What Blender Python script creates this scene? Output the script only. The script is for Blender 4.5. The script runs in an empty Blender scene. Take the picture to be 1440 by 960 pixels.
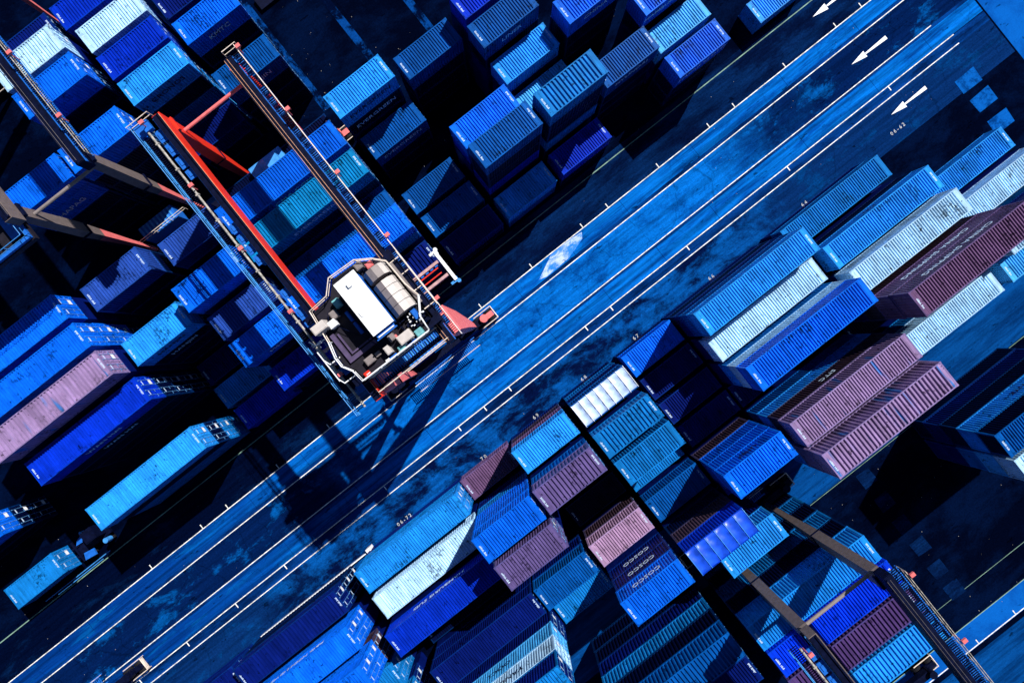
import bpy, math, random
from mathutils import Vector, Matrix
random.seed(11)
SC = bpy.context.scene
C = SC.collection
# ------------------------------------------------------------------ camera, sky, sun, exposure
cam_d = bpy.data.cameras.new('camera'); cam = bpy.data.objects.new('camera', cam_d); C.objects.link(cam)
cam.location = (0, 0, 72.5); cam.rotation_euler = (0, 0, math.radians(-38.35))
cam_d.sensor_width = 36; cam_d.lens = 24.0; cam_d.clip_start = 1; cam_d.clip_end = 3000
SC.camera = cam
SUN_EL, SUN_AZ = math.radians(50.5), math.atan2(.922, .388)
w = bpy.data.worlds.new('World'); SC.world = w; w.use_nodes = True
nt = w.node_tree; nt.nodes.clear()
sky = nt.nodes.new('ShaderNodeTexSky'); sky.sky_type = 'NISHITA'; sky.sun_disc = False
sky.sun_elevation = SUN_EL; sky.sun_rotation = SUN_AZ; sky.air_density = 0.85; sky.dust_density = 0.0; sky.altitude = 3000; sky.ozone_density = 2.0
bg = nt.nodes.new('ShaderNodeBackground'); bg.inputs['Strength'].default_value = 0.06
ow = nt.nodes.new('ShaderNodeOutputWorld')
nt.links.new(sky.outputs[0], bg.inputs[0]); nt.links.new(bg.outputs[0], ow.inputs[0])
sd = bpy.data.lights.new('sun', 'SUN'); sd.energy = 5.0; sd.angle = math.radians(0.5); sd.color = (1, .97, .93)
so = bpy.data.objects.new('sun', sd); C.objects.link(so)
sv = Vector((math.sin(SUN_AZ) * math.cos(SUN_EL), math.cos(SUN_AZ) * math.cos(SUN_EL), math.sin(SUN_EL)))
so.rotation_euler = sv.to_track_quat('Z', 'Y').to_euler(); so.location = sv * 150
vs = SC.view_settings; vs.view_transform = 'Standard'; vs.look = 'None'; vs.gamma = 1; vs.exposure = 0.35
SC.cycles.max_bounces = 4; SC.cycles.diffuse_bounces = 2

# ------------------------------------------------------------------ helpers
class MB:
    def __init__(s): s.v = []; s.f = []; s.m = []
    def add(s, vs_, fs_, mi=0):
        n = len(s.v); s.v += [tuple(p) for p in vs_]; s.f += [tuple(i + n for i in f) for f in fs_]; s.m += [mi] * len(fs_); return s
    def box(s, x0, x1, y0, y1, z0, z1, mi=0):
        return s.add([(x0,y0,z0),(x1,y0,z0),(x1,y1,z0),(x0,y1,z0),(x0,y0,z1),(x1,y0,z1),(x1,y1,z1),(x0,y1,z1)],
                     [(0,3,2,1),(4,5,6,7),(0,1,5,4),(1,2,6,5),(2,3,7,6),(3,0,4,7)], mi)
    def cbox(s, c, d, mi=0):
        return s.box(c[0]-d[0]/2, c[0]+d[0]/2, c[1]-d[1]/2, c[1]+d[1]/2, c[2]-d[2]/2, c[2]+d[2]/2, mi)
    def prism(s, poly, z0, z1, mi=0):
        n = len(poly)
        a = sum(poly[i][0]*poly[(i+1)%n][1]-poly[(i+1)%n][0]*poly[i][1] for i in range(n))
        if a < 0: poly = poly[::-1]
        return s.add([(x,y,z0) for x,y in poly]+[(x,y,z1) for x,y in poly],
                     [tuple(range(n))[::-1], tuple(range(n,2*n))]+[(i,(i+1)%n,(i+1)%n+n,i+n) for i in range(n)], mi)
    def tube(s, pts, r, n=6, mi=0):
        pts = [Vector(p) for p in pts]
        rr = r if isinstance(r, (list, tuple)) else [r]*len(pts)
        vs_ = []
        for i, p in enumerate(pts):
            d = (pts[min(i+1,len(pts)-1)]-pts[max(i-1,0)]).normalized()
            a = d.cross(Vector((0,0,1))) if abs(d.z) < .95 else d.cross(Vector((1,0,0)))
            a.normalize(); b = d.cross(a)
            for k in range(n):
                t = 2*math.pi*(k+.5)/n; vs_.append(p + (a*math.cos(t)+b*math.sin(t))*rr[i])
        fs_ = [tuple(range(n))[::-1], tuple(range(n*(len(pts)-1), n*len(pts)))]
        for i in range(len(pts)-1):
            for k in range(n):
                fs_.append((i*n+k, i*n+(k+1)%n, (i+1)*n+(k+1)%n, (i+1)*n+k))
        return s.add(vs_, fs_, mi)
    def cyl(s, c, axis, r, h, n=14, mi=0):
        c = Vector(c); a = Vector(axis).normalized()*h/2
        return s.tube([c-a, c+a], r, n, mi)
    def mesh(s, name):
        me = bpy.data.meshes.new(name); me.from_pydata(s.v, [], s.f)
        me.polygons.foreach_set('material_index', s.m); me.update(); return me
    def build(s, name, mats, parent=None, **kw): return link(name, s.mesh(name), mats, parent, **kw)
def link(name, me, mats, parent=None, loc=None, rot=None, **kw):
    mats = mats if isinstance(mats, (list, tuple)) else [mats]
    if not me.materials:
        for m_ in mats: me.materials.append(m_)
    o = bpy.data.objects.new(name, me); C.objects.link(o)
    for i, m_ in enumerate(mats):
        if me.materials[i] is not m_: o.material_slots[i].link = 'OBJECT'; o.material_slots[i].material = m_
    if parent: o.parent = parent
    if loc: o.location = loc
    if rot: o.rotation_euler = rot
    for k, v_ in kw.items(): o[k] = v_
    return o
def thing(name, label, cat, loc=(0,0,0), rz=0, group=None):
    o = bpy.data.objects.new(name, None); C.objects.link(o); o.location = loc; o.rotation_euler = (0,0,rz)
    o.empty_display_size = .5; o['label'] = label; o['category'] = cat
    if group: o['group'] = group
    return o
def tag(o, label, cat, group=None):
    o['label'] = label; o['category'] = cat
    if group: o['group'] = group
    return o
_txt = {}
def text_mesh(s, size, weight=0.0):
    k = (s, size, weight)
    if k not in _txt:
        cu = bpy.data.curves.new('lettering', 'FONT'); cu.body = s; cu.size = size; cu.extrude = .006; cu.offset = weight
        cu.align_x = 'CENTER'; cu.align_y = 'CENTER'; cu.resolution_u = 2
        o = bpy.data.objects.new('t', cu); C.objects.link(o)
        bpy.context.view_layer.update()
        me = bpy.data.meshes.new_from_object(o.evaluated_get(bpy.context.evaluated_depsgraph_get()))
        me.materials.clear(); me.name = 'lettering'; bpy.data.objects.remove(o); _txt[k] = me
    return _txt[k]

# ------------------------------------------------------------------ materials
def newmat(name, rough=.6, spec=.25, metal=0):
    m = bpy.data.materials.new(name); m.use_nodes = True
    b = m.node_tree.nodes['Principled BSDF']
    b.inputs['Roughness'].default_value = rough; b.inputs['Specular IOR Level'].default_value = spec
    b.inputs['Metallic'].default_value = metal
    return m, m.node_tree, b
def N(t, typ, **kw):
    n = t.nodes.new(typ)
    for k, v_ in kw.items():
        if k.startswith('i_'):
            key = k[2:].replace('_', ' '); n.inputs[key].default_value = v_
        else: setattr(n, k, v_)
    return n
def flat(name, rgb, rough=.55, spec=.25, metal=0, var=.25, scale=3):
    m, t, b = newmat(name, rough, spec, metal)
    tc = N(t, 'ShaderNodeTexCoord'); nz = N(t, 'ShaderNodeTexNoise', i_Scale=scale, i_Detail=5)
    t.links.new(tc.outputs['Object'], nz.inputs['Vector'])
    r = N(t, 'ShaderNodeMapRange', i_To_Min=1-var, i_To_Max=1+var*.6); t.links.new(nz.outputs['Fac'], r.inputs['Value'])
    r.inputs['From Min'].default_value = .3; r.inputs['From Max'].default_value = .7
    mx = N(t, 'ShaderNodeVectorMath', operation='SCALE'); mx.inputs[0].default_value = rgb
    t.links.new(r.outputs[0], mx.inputs['Scale']); t.links.new(mx.outputs[0], b.inputs['Base Color'])
    return m
def paint(name, rgb, stain=.5, rough=.42, patch=None):
    """weathered container paint: fading across the width, rust blotches, per-object shift"""
    m, t, b = newmat(name, rough, .05)
    tc = N(t, 'ShaderNodeTexCoord'); oi = N(t, 'ShaderNodeObjectInfo')
    sc_ = N(t, 'ShaderNodeMath', operation='MULTIPLY'); sc_.inputs[1].default_value = 37.0
    t.links.new(oi.outputs['Random'], sc_.inputs[0])
    add = N(t, 'ShaderNodeVectorMath', operation='ADD'); t.links.new(tc.outputs['Object'], add.inputs[0]); t.links.new(sc_.outputs[0], add.inputs[1])
    def noise(scale, detail, lo, hi, a, b_, vec):
        n = N(t, 'ShaderNodeTexNoise', i_Scale=scale, i_Detail=detail, i_Roughness=.62); t.links.new(vec, n.inputs['Vector'])
        r = N(t, 'ShaderNodeMapRange'); r.inputs['From Min'].default_value = lo; r.inputs['From Max'].default_value = hi
        r.inputs['To Min'].default_value = a; r.inputs['To Max'].default_value = b_; t.links.new(n.outputs['Fac'], r.inputs['Value']); return r.outputs[0]
    mp = N(t, 'ShaderNodeMapping'); mp.inputs['Scale'].default_value = (3.2, .35, .8); t.links.new(add.outputs[0], mp.inputs['Vector'])
    streak = noise(1.0, 3, .35, .65, .78, 1.12, mp.outputs[0])
    cloud = noise(.55, 5, .3, .7, .72, 1.15, add.outputs[0])
    blot = noise(2.1, 6, .64 - .03*stain, .68 - .02*stain, 1.0, .25, add.outputs[0])
    clus = noise(.42, 2, .58, .68, 0, 1, add.outputs[0]); spot = noise(3.4, 4, .48, .58, 0, .72, add.outputs[0])
    cs = N(t, 'ShaderNodeMath', operation='MULTIPLY'); t.links.new(clus, cs.inputs[0]); t.links.new(spot, cs.inputs[1])
    inv = N(t, 'ShaderNodeMath', operation='SUBTRACT'); inv.inputs[0].default_value = 1; t.links.new(cs.outputs[0], inv.inputs[1])
    fine = noise(14, 2, .3, .75, 1.05, .86, add.outputs[0])
    def mul(a, c):
        q = N(t, 'ShaderNodeMath', operation='MULTIPLY'); t.links.new(a, q.inputs[0]); t.links.new(c, q.inputs[1]); return q.outputs[0]
    k = mul(mul(mul(streak, cloud), mul(blot, fine)), inv.outputs[0])
    rr = N(t, 'ShaderNodeMapRange', i_To_Min=.86, i_To_Max=1.12); t.links.new(oi.outputs['Random'], rr.inputs['Value'])
    k = mul(k, rr.outputs[0])
    src = None
    if patch:   # repainted ribs in a second colour
        mp2 = N(t, 'ShaderNodeMapping'); mp2.inputs['Scale'].default_value = (1.4, .15, .2); t.links.new(add.outputs[0], mp2.inputs['Vector'])
        ff = noise(1.0, 2, .60, .66, 0, 1, mp2.outputs[0])
        mx = N(t, 'ShaderNodeMix', data_type='RGBA'); mx.inputs[6].default_value = (*rgb, 1); mx.inputs[7].default_value = (*patch, 1)
        t.links.new(ff, mx.inputs[0]); src = mx.outputs[2]
    v_ = N(t, 'ShaderNodeVectorMath', operation='SCALE'); v_.inputs[0].default_value = rgb
    if src: t.links.new(src, v_.inputs[0])
    t.links.new(k, v_.inputs['Scale']); t.links.new(v_.outputs[0], b.inputs['Base Color'])
    return m
PAL = dict(
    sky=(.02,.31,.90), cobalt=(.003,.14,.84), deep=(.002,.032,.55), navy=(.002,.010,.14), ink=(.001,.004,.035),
    steel=(.006,.18,.54), teal=(.004,.23,.55), azure=(.012,.26,.80), royal=(.002,.040,.72), plum=(.085,.045,.17), white=(.46,.74,1.0), pale=(.08,.48,.97), slate=(.020,.070,.36), mauve=(.12,.085,.24),
    pink=(.29,.195,.38), rose=(.42,.26,.44), darkred=(.17,.09,.20), brown=(.06,.035,.055), dusk=(.002,.085,.36))
PN = dict(sky='bright blue', cobalt='cobalt blue', deep='deep ultramarine', navy='navy blue', ink='nearly black', steel='steel blue',
    teal='teal blue', white='white ribbed', pale='pale blue', slate='slate blue', pink='mauve pink', rose='rose pink', darkred='dark plum red', brown='dark brown', dusk='dusky blue', azure='azure blue', royal='royal blue', plum='dark plum', mauve='dull mauve')
MAT = {k: paint('paint_'+k, v_, patch=((.05,.17,.48) if k in ('pink',) else None)) for k, v_ in PAL.items()}
FRM = {k: paint('frame_'+k, tuple(c*.8+.2*d for c, d in zip(v_, (.0,.07,.30))), .2) for k, v_ in PAL.items()}
M_white = flat('white_lettering', (.55,.70,.88), .6)
M_dark = flat('dark_lettering', (.004,.006,.03), .6)
M_line = flat('line_paint', (.88,.87,.82), .7, var=.5, scale=2.2)
M_nline = flat('faded_number_paint', (.50,.52,.52), .7, var=.5, scale=2.2)
M_gline = flat('green_line_paint', (.20,.34,.26), .8, var=.5, scale=1.2)
M_red = flat('crane_red_paint', (.72,.030,.012), .45, var=.12)
M_pink = flat('crane_faded_red_paint', (.78,.17,.17), .5, var=.2)
M_grey = flat('crane_taupe_paint', (.15,.118,.112), .6, var=.2)
M_gird = flat('crane_dark_steel', (.002,.004,.022), .55, .08, var=.5)
M_blu = flat('crane_blue_panel', (.01,.13,.55), .5)
M_cream = flat('cream_rail_paint', (.78,.66,.56), .5)
M_crb = flat('blue_rail_paint', (.05,.28,.70), .5)
M_roof = flat('white_roof_paint', (.92,.94,.97), .5, var=.04)
M_wht = flat('white_trim_paint', (.85,.86,.88), .5, var=.1)
M_tau = flat('taupe_sheet', (.235,.20,.195), .55, var=.15)
M_tau2 = flat('pale_taupe_sheet', (.55,.50,.47), .55, var=.1)
M_deck = flat('dark_deck_plate', (.010,.008,.016), .7, var=.4)
M_purp = flat('purple_frame_paint', (.085,.06,.13), .6)
M_aqua = flat('aqua_box_paint', (.15,.42,.45), .5)
M_blk = flat('black_rubber', (.006,.006,.010), .8)
M_org = flat('worn_orange_rail', (.62,.30,.16), .5)
M_gry2 = flat('dull_rail_steel', (.10,.09,.10), .5)
M_spr = flat('spreader_paint', (.50,.30,.30), .5)
M_duct = flat('cable_duct_paint', (.40,.37,.33), .5, var=.6, scale=4)
M_rod = flat('galvanised_rod', (.10,.30,.62), .5)
M_bulb = flat('lamp_glass', (.9,.6,.55), .3)
def ground_mat(name, base, dark, sc=(.05,.28), lo=.42, hi=.62, grain=.35, lane=None, tracks=0, alt=None, crack=0):
    m, t, b = newmat(name, .95, .0)
    tc = N(t, 'ShaderNodeNewGeometry')
    mp = N(t, 'ShaderNodeMapping'); mp.inputs['Scale'].default_value = (sc[0], sc[1], 1); t.links.new(tc.outputs['Position'], mp.inputs['Vector'])
    n1 = N(t, 'ShaderNodeTexNoise', i_Scale=1.0, i_Detail=13, i_Roughness=.74, i_Distortion=.25); t.links.new(mp.outputs[0], n1.inputs['Vector'])
    r1 = N(t, 'ShaderNodeMapRange', interpolation_type='SMOOTHSTEP'); r1.inputs['From Min'].default_value = lo; r1.inputs['From Max'].default_value = hi
    t.links.new(n1.outputs['Fac'], r1.inputs['Value'])
    mx = N(t, 'ShaderNodeMix', data_type='RGBA'); mx.inputs[6].default_value = (*dark, 1); mx.inputs[7].default_value = (*base, 1)
    t.links.new(r1.outputs[0], mx.inputs[0]); col = mx.outputs[2]
    if alt:   # surface darker at both ends; lower-left shadows painted into the colour
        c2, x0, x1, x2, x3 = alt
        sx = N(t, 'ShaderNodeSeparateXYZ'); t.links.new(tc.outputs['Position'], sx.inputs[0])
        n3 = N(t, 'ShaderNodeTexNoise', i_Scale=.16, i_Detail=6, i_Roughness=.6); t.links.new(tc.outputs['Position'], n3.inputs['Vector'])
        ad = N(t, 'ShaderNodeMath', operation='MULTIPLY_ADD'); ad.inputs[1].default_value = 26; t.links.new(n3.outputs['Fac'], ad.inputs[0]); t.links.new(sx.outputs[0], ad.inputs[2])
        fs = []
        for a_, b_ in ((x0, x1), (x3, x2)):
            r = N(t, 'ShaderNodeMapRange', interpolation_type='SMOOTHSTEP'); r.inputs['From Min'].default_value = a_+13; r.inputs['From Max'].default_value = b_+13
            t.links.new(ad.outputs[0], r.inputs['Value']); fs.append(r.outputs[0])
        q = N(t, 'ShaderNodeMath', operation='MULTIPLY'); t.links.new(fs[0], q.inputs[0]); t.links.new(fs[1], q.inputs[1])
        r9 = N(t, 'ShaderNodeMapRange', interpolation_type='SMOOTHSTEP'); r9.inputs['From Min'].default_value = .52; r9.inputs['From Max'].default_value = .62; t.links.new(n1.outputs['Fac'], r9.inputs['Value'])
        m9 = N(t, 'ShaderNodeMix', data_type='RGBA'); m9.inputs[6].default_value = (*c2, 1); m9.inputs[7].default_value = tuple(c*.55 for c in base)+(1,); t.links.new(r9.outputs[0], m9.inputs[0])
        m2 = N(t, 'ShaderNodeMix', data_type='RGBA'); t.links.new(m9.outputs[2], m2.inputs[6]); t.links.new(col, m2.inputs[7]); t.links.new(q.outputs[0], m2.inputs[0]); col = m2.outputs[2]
    n2 = N(t, 'ShaderNodeTexNoise', i_Scale=5.0, i_Detail=6, i_Roughness=.75); t.links.new(tc.outputs['Position'], n2.inputs['Vector'])
    r2 = N(t, 'ShaderNodeMapRange'); r2.inputs['From Min'].default_value = .3; r2.inputs['From Max'].default_value = .7
    r2.inputs['To Min'].default_value = 1-grain; r2.inputs['To Max'].default_value = 1+grain*.5; t.links.new(n2.outputs['Fac'], r2.inputs['Value'])
    k = r2.outputs[0]
    if tracks:   # rubber streaks along the lane
        mp3 = N(t, 'ShaderNodeMapping'); mp3.inputs['Scale'].default_value = (.055, 2.3, 1); t.links.new(tc.outputs['Position'], mp3.inputs['Vector'])
        n4 = N(t, 'ShaderNodeTexNoise', i_Scale=1.0, i_Detail=6, i_Roughness=.6); t.links.new(mp3.outputs[0], n4.inputs['Vector'])
        r4 = N(t, 'ShaderNodeMapRange'); r4.inputs['From Min'].default_value = .38; r4.inputs['From Max'].default_value = .6
        r4.inputs['To Min'].default_value = 1-tracks; r4.inputs['To Max'].default_value = 1.08; t.links.new(n4.outputs['Fac'], r4.inputs['Value'])
        q = N(t, 'ShaderNodeMath', operation='MULTIPLY'); t.links.new(k, q.inputs[0]); t.links.new(r4.outputs[0], q.inputs[1]); k = q.outputs[0]
    # oil drips and rubber scuffs
    no = N(t, 'ShaderNodeTexNoise', i_Scale=1.15, i_Detail=3, i_Roughness=.7); mo = N(t, 'ShaderNodeMapping'); mo.inputs['Scale'].default_value = (.55, 1.3, 1); mo.inputs['Location'].default_value = (31, 7, 3)
    t.links.new(tc.outputs['Position'], mo.inputs['Vector']); t.links.new(mo.outputs[0], no.inputs['Vector'])
    ro = N(t, 'ShaderNodeMapRange'); ro.inputs['From Min'].default_value = .64; ro.inputs['From Max'].default_value = .70; ro.inputs['To Min'].default_value = 1; ro.inputs['To Max'].default_value = .35
    t.links.new(no.outputs['Fac'], ro.inputs['Value']); qo = N(t, 'ShaderNodeMath', operation='MULTIPLY'); t.links.new(k, qo.inputs[0]); t.links.new(ro.outputs[0], qo.inputs[1]); k = qo.outputs[0]
    if crack:
        nd = N(t, 'ShaderNodeTexNoise', i_Scale=.8, i_Detail=5); t.links.new(tc.outputs['Position'], nd.inputs['Vector'])
        va = N(t, 'ShaderNodeVectorMath', operation='MULTIPLY_ADD'); va.inputs[1].default_value = (1.6,1.6,0); t.links.new(nd.outputs['Color'], va.inputs[0]); t.links.new(tc.outputs['Position'], va.inputs[2])
        vo = N(t, 'ShaderNodeTexVoronoi', feature='DISTANCE_TO_EDGE', i_Scale=.17); t.links.new(va.outputs[0], vo.inputs['Vector'])
        r5 = N(t, 'ShaderNodeMapRange'); r5.inputs['From Min'].default_value = .002; r5.inputs['From Max'].default_value = .011
        r5.inputs['To Min'].default_value = 1-crack; r5.inputs['To Max'].default_value = 1; t.links.new(vo.outputs['Distance'], r5.inputs['Value'])
        q = N(t, 'ShaderNodeMath', operation='MULTIPLY'); t.links.new(k, q.inputs[0]); t.links.new(r5.outputs[0], q.inputs[1]); k = q.outputs[0]
    sm = N(t, 'ShaderNodeVectorMath', operation='SCALE'); t.links.new(col, sm.inputs[0]); t.links.new(k, sm.inputs['Scale'])
    t.links.new(sm.outputs[0], b.inputs['Base Color'])
    bp = N(t, 'ShaderNodeBump', i_Strength=.25, i_Distance=.03); t.links.new(n2.outputs['Fac'], bp.inputs['Height']); t.links.new(bp.outputs[0], b.inputs['Normal'])
    return m
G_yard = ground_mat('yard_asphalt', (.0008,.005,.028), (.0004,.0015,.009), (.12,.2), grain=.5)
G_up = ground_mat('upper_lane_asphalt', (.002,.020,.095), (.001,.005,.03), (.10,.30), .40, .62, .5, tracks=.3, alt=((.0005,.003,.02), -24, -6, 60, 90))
G_mid = ground_mat('centre_lane_asphalt', (.002,.150,.60), (.001,.062,.30), (.20,.36), .38, .56, .42, tracks=.34, alt=((.001,.012,.075), -28, -12, 24, 40), crack=.35)
G_run = ground_mat('runway_concrete', (.002,.160,.63), (.001,.055,.30), (.16,1.1), .34, .60, .2, tracks=.5, crack=.2, alt=((.001,.040,.24), -50, -8, 60, 90))
G_gap = ground_mat('margin_asphalt', (.002,.050,.26), (.001,.012,.07), (.12,.5), .36, .62, .35, tracks=.45)
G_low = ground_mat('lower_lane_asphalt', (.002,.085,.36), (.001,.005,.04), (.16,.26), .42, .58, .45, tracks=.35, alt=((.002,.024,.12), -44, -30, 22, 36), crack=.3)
G_con = ground_mat('cross_road_concrete', (.003,.105,.45), (.002,.06,.3), (.2,.2), .35, .6, .15)
G_dim = ground_mat('back_strip_concrete', (.002,.065,.27), (.001,.028,.13), (.1,.5), .35, .6, .3, tracks=.3)
G_pad = ground_mat('pad_concrete', (.003,.10,.42), (.001,.035,.17), (.7,.7), .38, .55, .3)
G_strip = ground_mat('worn_strip_concrete', (.002,.05,.24), (.0005,.003,.02), (.5,.35), .44, .56, .5)
G_sunspill = ground_mat('sunlight_and_cement', (.50,.62,.85), (.03,.22,.72), (.5,1.0), .42, .56, .2)  # sunlight put into the colour, mixed with a bleached cement spill

# ------------------------------------------------------------------ ground and road
def sheet(name, x0, x1, y0, y1, z, m, **kw):
    b = MB(); b.add([(x0,y0,z),(x1,y0,z),(x1,y1,z),(x0,y1,z)], [(0,1,2,3)]); return b.build(name, m, **kw)
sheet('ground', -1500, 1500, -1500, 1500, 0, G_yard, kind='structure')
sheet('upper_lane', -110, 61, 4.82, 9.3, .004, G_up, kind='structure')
sheet('road', -110, 61, -1.3, 2.6, .004, G_mid, kind='structure')
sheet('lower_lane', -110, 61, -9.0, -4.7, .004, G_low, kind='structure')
sheet('road_margin', -110, 61, -1.62, -1.3, .005, G_gap, kind='structure')
sheet('road_margin', -110, 61, -4.7, -3.55, .005, G_gap, kind='structure')
sheet('road_margin', -110, 61, 2.6, 3.0, .005, G_gap, kind='structure')
sheet('cross_road', 61.2, 75, -60, -.2, .006, G_con, kind='structure')
sheet('back_strip', -60, 60, -33.2, -25.6, .004, G_dim, kind='structure')
sheet('back_runway', -60, 60, -56.0, -53.5, .006, G_con, kind='structure')
sheet('back_lane', -60, 60, -62, -56.6, .006, G_dim, kind='structure')
def runway(y0, y1, x0=-109, x1=61):
    root = sheet('concrete_runway', x0, x1, y0, y1, .004, G_gap, kind='structure')
    x = x0; b = None; random.seed(int(abs(y0)*10)); me = {}
    while x < x1 - .1:
        L = min(random.choice((7.2, 9.6, 9.6, 12)), x1 - x)
        if L not in me:
            bb = MB(); bb.box(.02, L-.03, y0+.02, y1-.02, .004, .012); me[L] = bb.mesh('concrete_slab')
        link('concrete_slab', me[L], G_run, root, loc=(x, 0, 0)); x += L
runway(3.0, 4.72); runway(-3.5, -1.62)
bb = MB()
bb.prism([(6.3,3.35),(7.2,3.1),(10.2,3.2),(12.6,3.9),(13.0,4.5),(11.6,4.68),(9.0,4.66)], .012, .016)
tag(bb.build('sunlight_cement_patch', G_sunspill), 'painted patch of sunlight and spilled cement on the upper wheel runway', 'spill')
# storage pads: rows of concrete plates in the gaps between bays
def pads(x, ys, w_=1.9, d_=1.5, mat=G_pad):
    for y in ys:
        b = MB(); q = [(x-w_/2, y-d_/2+.2), (x-w_*.1, y-d_/2), (x+w_/2, y-d_/2+.05), (x+w_/2-.1, y+d_/2), (x+.1, y+d_/2-.1), (x-w_/2+.05, y+d_/2)]
        b.prism(q, .0, .03); o = b.build('footing_plate', mat)
        tag(o, 'flat concrete footing plate in the dark empty ground, one of a line between bays', 'plate', 'footing plates along x %d' % round(x))
        o['group'] = 'footing plates set in the yard ground'
PADS = [(55.2, (-8.4, -10.95, -13.9), 2.5, 1.7), (20.5, (-34.8, -37.9, -40.9, -43.9, -47.05, -49.8), 1.7, 1.7)]
nm = {55.2: ('beside the upper lane corner at top right', ('nearest the road', 'second from the road', 'third from the road')),
      20.5: ('in the dark gap right of the lower crane', ('first, half in sunlight', 'second', 'third', 'fourth', 'fifth', 'last, near the back runway'))}
for x, ys, w_, d_ in PADS:
    for i, y in enumerate(ys):
        random.seed(i+int(x)); b = MB(); j = lambda: random.uniform(-.08, .08)
        b.prism([(x-w_/2+j(), y-d_/2+j()), (x+w_/2+j(), y-d_/2+j()), (x+w_/2+j(), y+d_/2+j()), (x-w_/2+j(), y+d_/2+j())], 0, .03)
        tag(b.build('footing_plate', G_pad if x > 50 else G_up), 'concrete plate %s, %s' % (nm[x][0], nm[x][1][i]), 'plate', 'concrete footing plates')  # plates by the lower crane take darker asphalt; their shade is painted in
# concrete cross strips between bays in the upper blocks
for x, y0, y1 in [(6.95, 32.5, 52), (13.8, 29, 52), (-.1, 31.5, 52), (20.5, 29, 50)]:
    sheet('pad_strip', x-.42, x+.42, y0, y1, .005, G_strip, kind='structure')
lab = ['dark steel base frame lying in the dark gap beside the top strip', 'short stack of dark pallets beside the second pale strip', 'low blue crate at the top edge between two pale strips', 'dark twistlock bin beside the rightmost pale strip']
for i, (x, y, w_, d_, h_) in enumerate([(2.2, 44.5, 2.6, 1.4, .5), (8.6, 46.0, 1.3, 1.2, .9), (10.6, 41.2, 1.6, 1.1, 1.0), (14.9, 42.0, 1.2, .9, .8)]):
    t_ = bpy.data.objects.new('crate' if i > 1 else 'pallet_stack', None); C.objects.link(t_); t_.location = (x, y, 0); t_['label'] = lab[i]; t_['category'] = 'crate' if i > 1 else 'pallets'
    n_ = 4 if i < 2 else 5
    for k in range(n_):
        q = MB(); z_ = k*h_/n_; q.box(-w_/2+.03*k, w_/2-.02*k, -d_/2, d_/2, z_+.03, z_+h_/n_-.02)
        if k < n_-1: q.box(-w_/2+.2, -w_/2+.35, -d_/2+.1, d_/2-.1, z_+h_/n_-.02, z_+h_/n_+.03); q.box(w_/2-.35, w_/2-.2, -d_/2+.1, d_/2-.1, z_+h_/n_-.02, z_+h_/n_+.03)
        q.build('board', M_blu if i == 2 else M_gird, t_)
# painted lines with ticks
def painted(name, y, x0, x1, wd, m, ticks=None, td=1, **kw):
    b = MB(); x = x0; random.seed(int(y*7))
    while x < x1:
        L = random.uniform(4, 14); e = min(x+L, x1); b.box(x, e-.02, y-wd/2, y+wd/2, .008, .016); x = e
    o = b.build(name, m, kind='structure')
    if ticks:
        q = MB(); q.box(-.05, .05, 0, td*.5, .008, .017); me = q.mesh('tick_mark')
        for tx in ticks: link('tick_mark', me, m, o, loc=(tx, y + td*wd/2, 0))
    return o
painted('lane_line', 4.77, -100, 61, .09, M_line, [-44.9+3.43*i for i in range(31) if i % 5 not in (1, 4)], 1)
painted('lane_line', 2.60, -100, 61, .09, M_line)
painted('lane_line', -1.32, -100, 55.7, .09, M_line)
painted('lane_line', -3.55, -100, 57, .09, M_line, [-60.2,-53.3,-46.9,-40.3,-33.7,-20.2,-10.1,-6.65,-3.3,7.06,10.47,20.8,34.4,48.1], -1)
painted('lane_line', -4.62, -100, 56.9, .09, M_line)
painted('block_edge_line', 8.65, -100, 61, .10, M_gline)
painted('lane_line', -55.9, -40, 60, .10, M_line, [19, 24, 29], 1); painted('lane_line', -53.5, -40, 60, .08, M_gline)
painted('block_edge_line', -50.4, -40, 60, .05, M_gline); painted('block_edge_line', -33.3, 8, 60, .05, M_gline)
for nmn, x0, x1, y, lb in (('a', 46.5, 51.2, .66, 'white arrow painted on the central road between the runways'),
        ('b', 46.5, 51.2, -6.13, 'white arrow painted in the lower truck lane by number 06-62'),
        ('c', 46.4, 51.2, 7.18, 'white arrow in the upper lane cut by the top edge of the photo')):
    b = MB(); b.prism([(x0, y), (x0+1.85, y-.36), (x0+1.85, y+.36)], .008, .016); b.prism([(x0+1.9, y-.08), (x1, y-.2), (x1, y+.2), (x0+1.9, y+.08)], .008, .016)
    tag(b.build('painted_arrow', M_roof), lb, 'arrow', 'white lane arrows')
LBN = {'06-62':'long code 06-62 painted in lower lane below the white arrow','64':'number 64 painted left of low steel blue container','66':'number 66 painted above the two-tone white and blue long containers',
 '67':'number 67 painted where the dark navy column begins','68':'number 68 painted above the white tarpaulin container','69':'number 69 painted above a bright blue short container beside the tarpaulin',
 '70':'number 70 painted above the low dark plum container','06-72':'long code 06-72 painted above steel blue long container at lower left'}
for s, x in (('06-62', 46.1), ('64', 33.4), ('66', 20.8), ('67', 10.6), ('68', 3.55), ('69', -2.95), ('70', -10.0), ('06-72', -20.7)):
    o = link('bay_number', text_mesh(' '.join(s), .54, .004), M_nline, None, loc=(x, -7.75 if '-' in s else -7.8, .012), rot=(0, 0, 0))
    tag(o, LBN[s], 'number', 'painted bay numbers')
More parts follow.
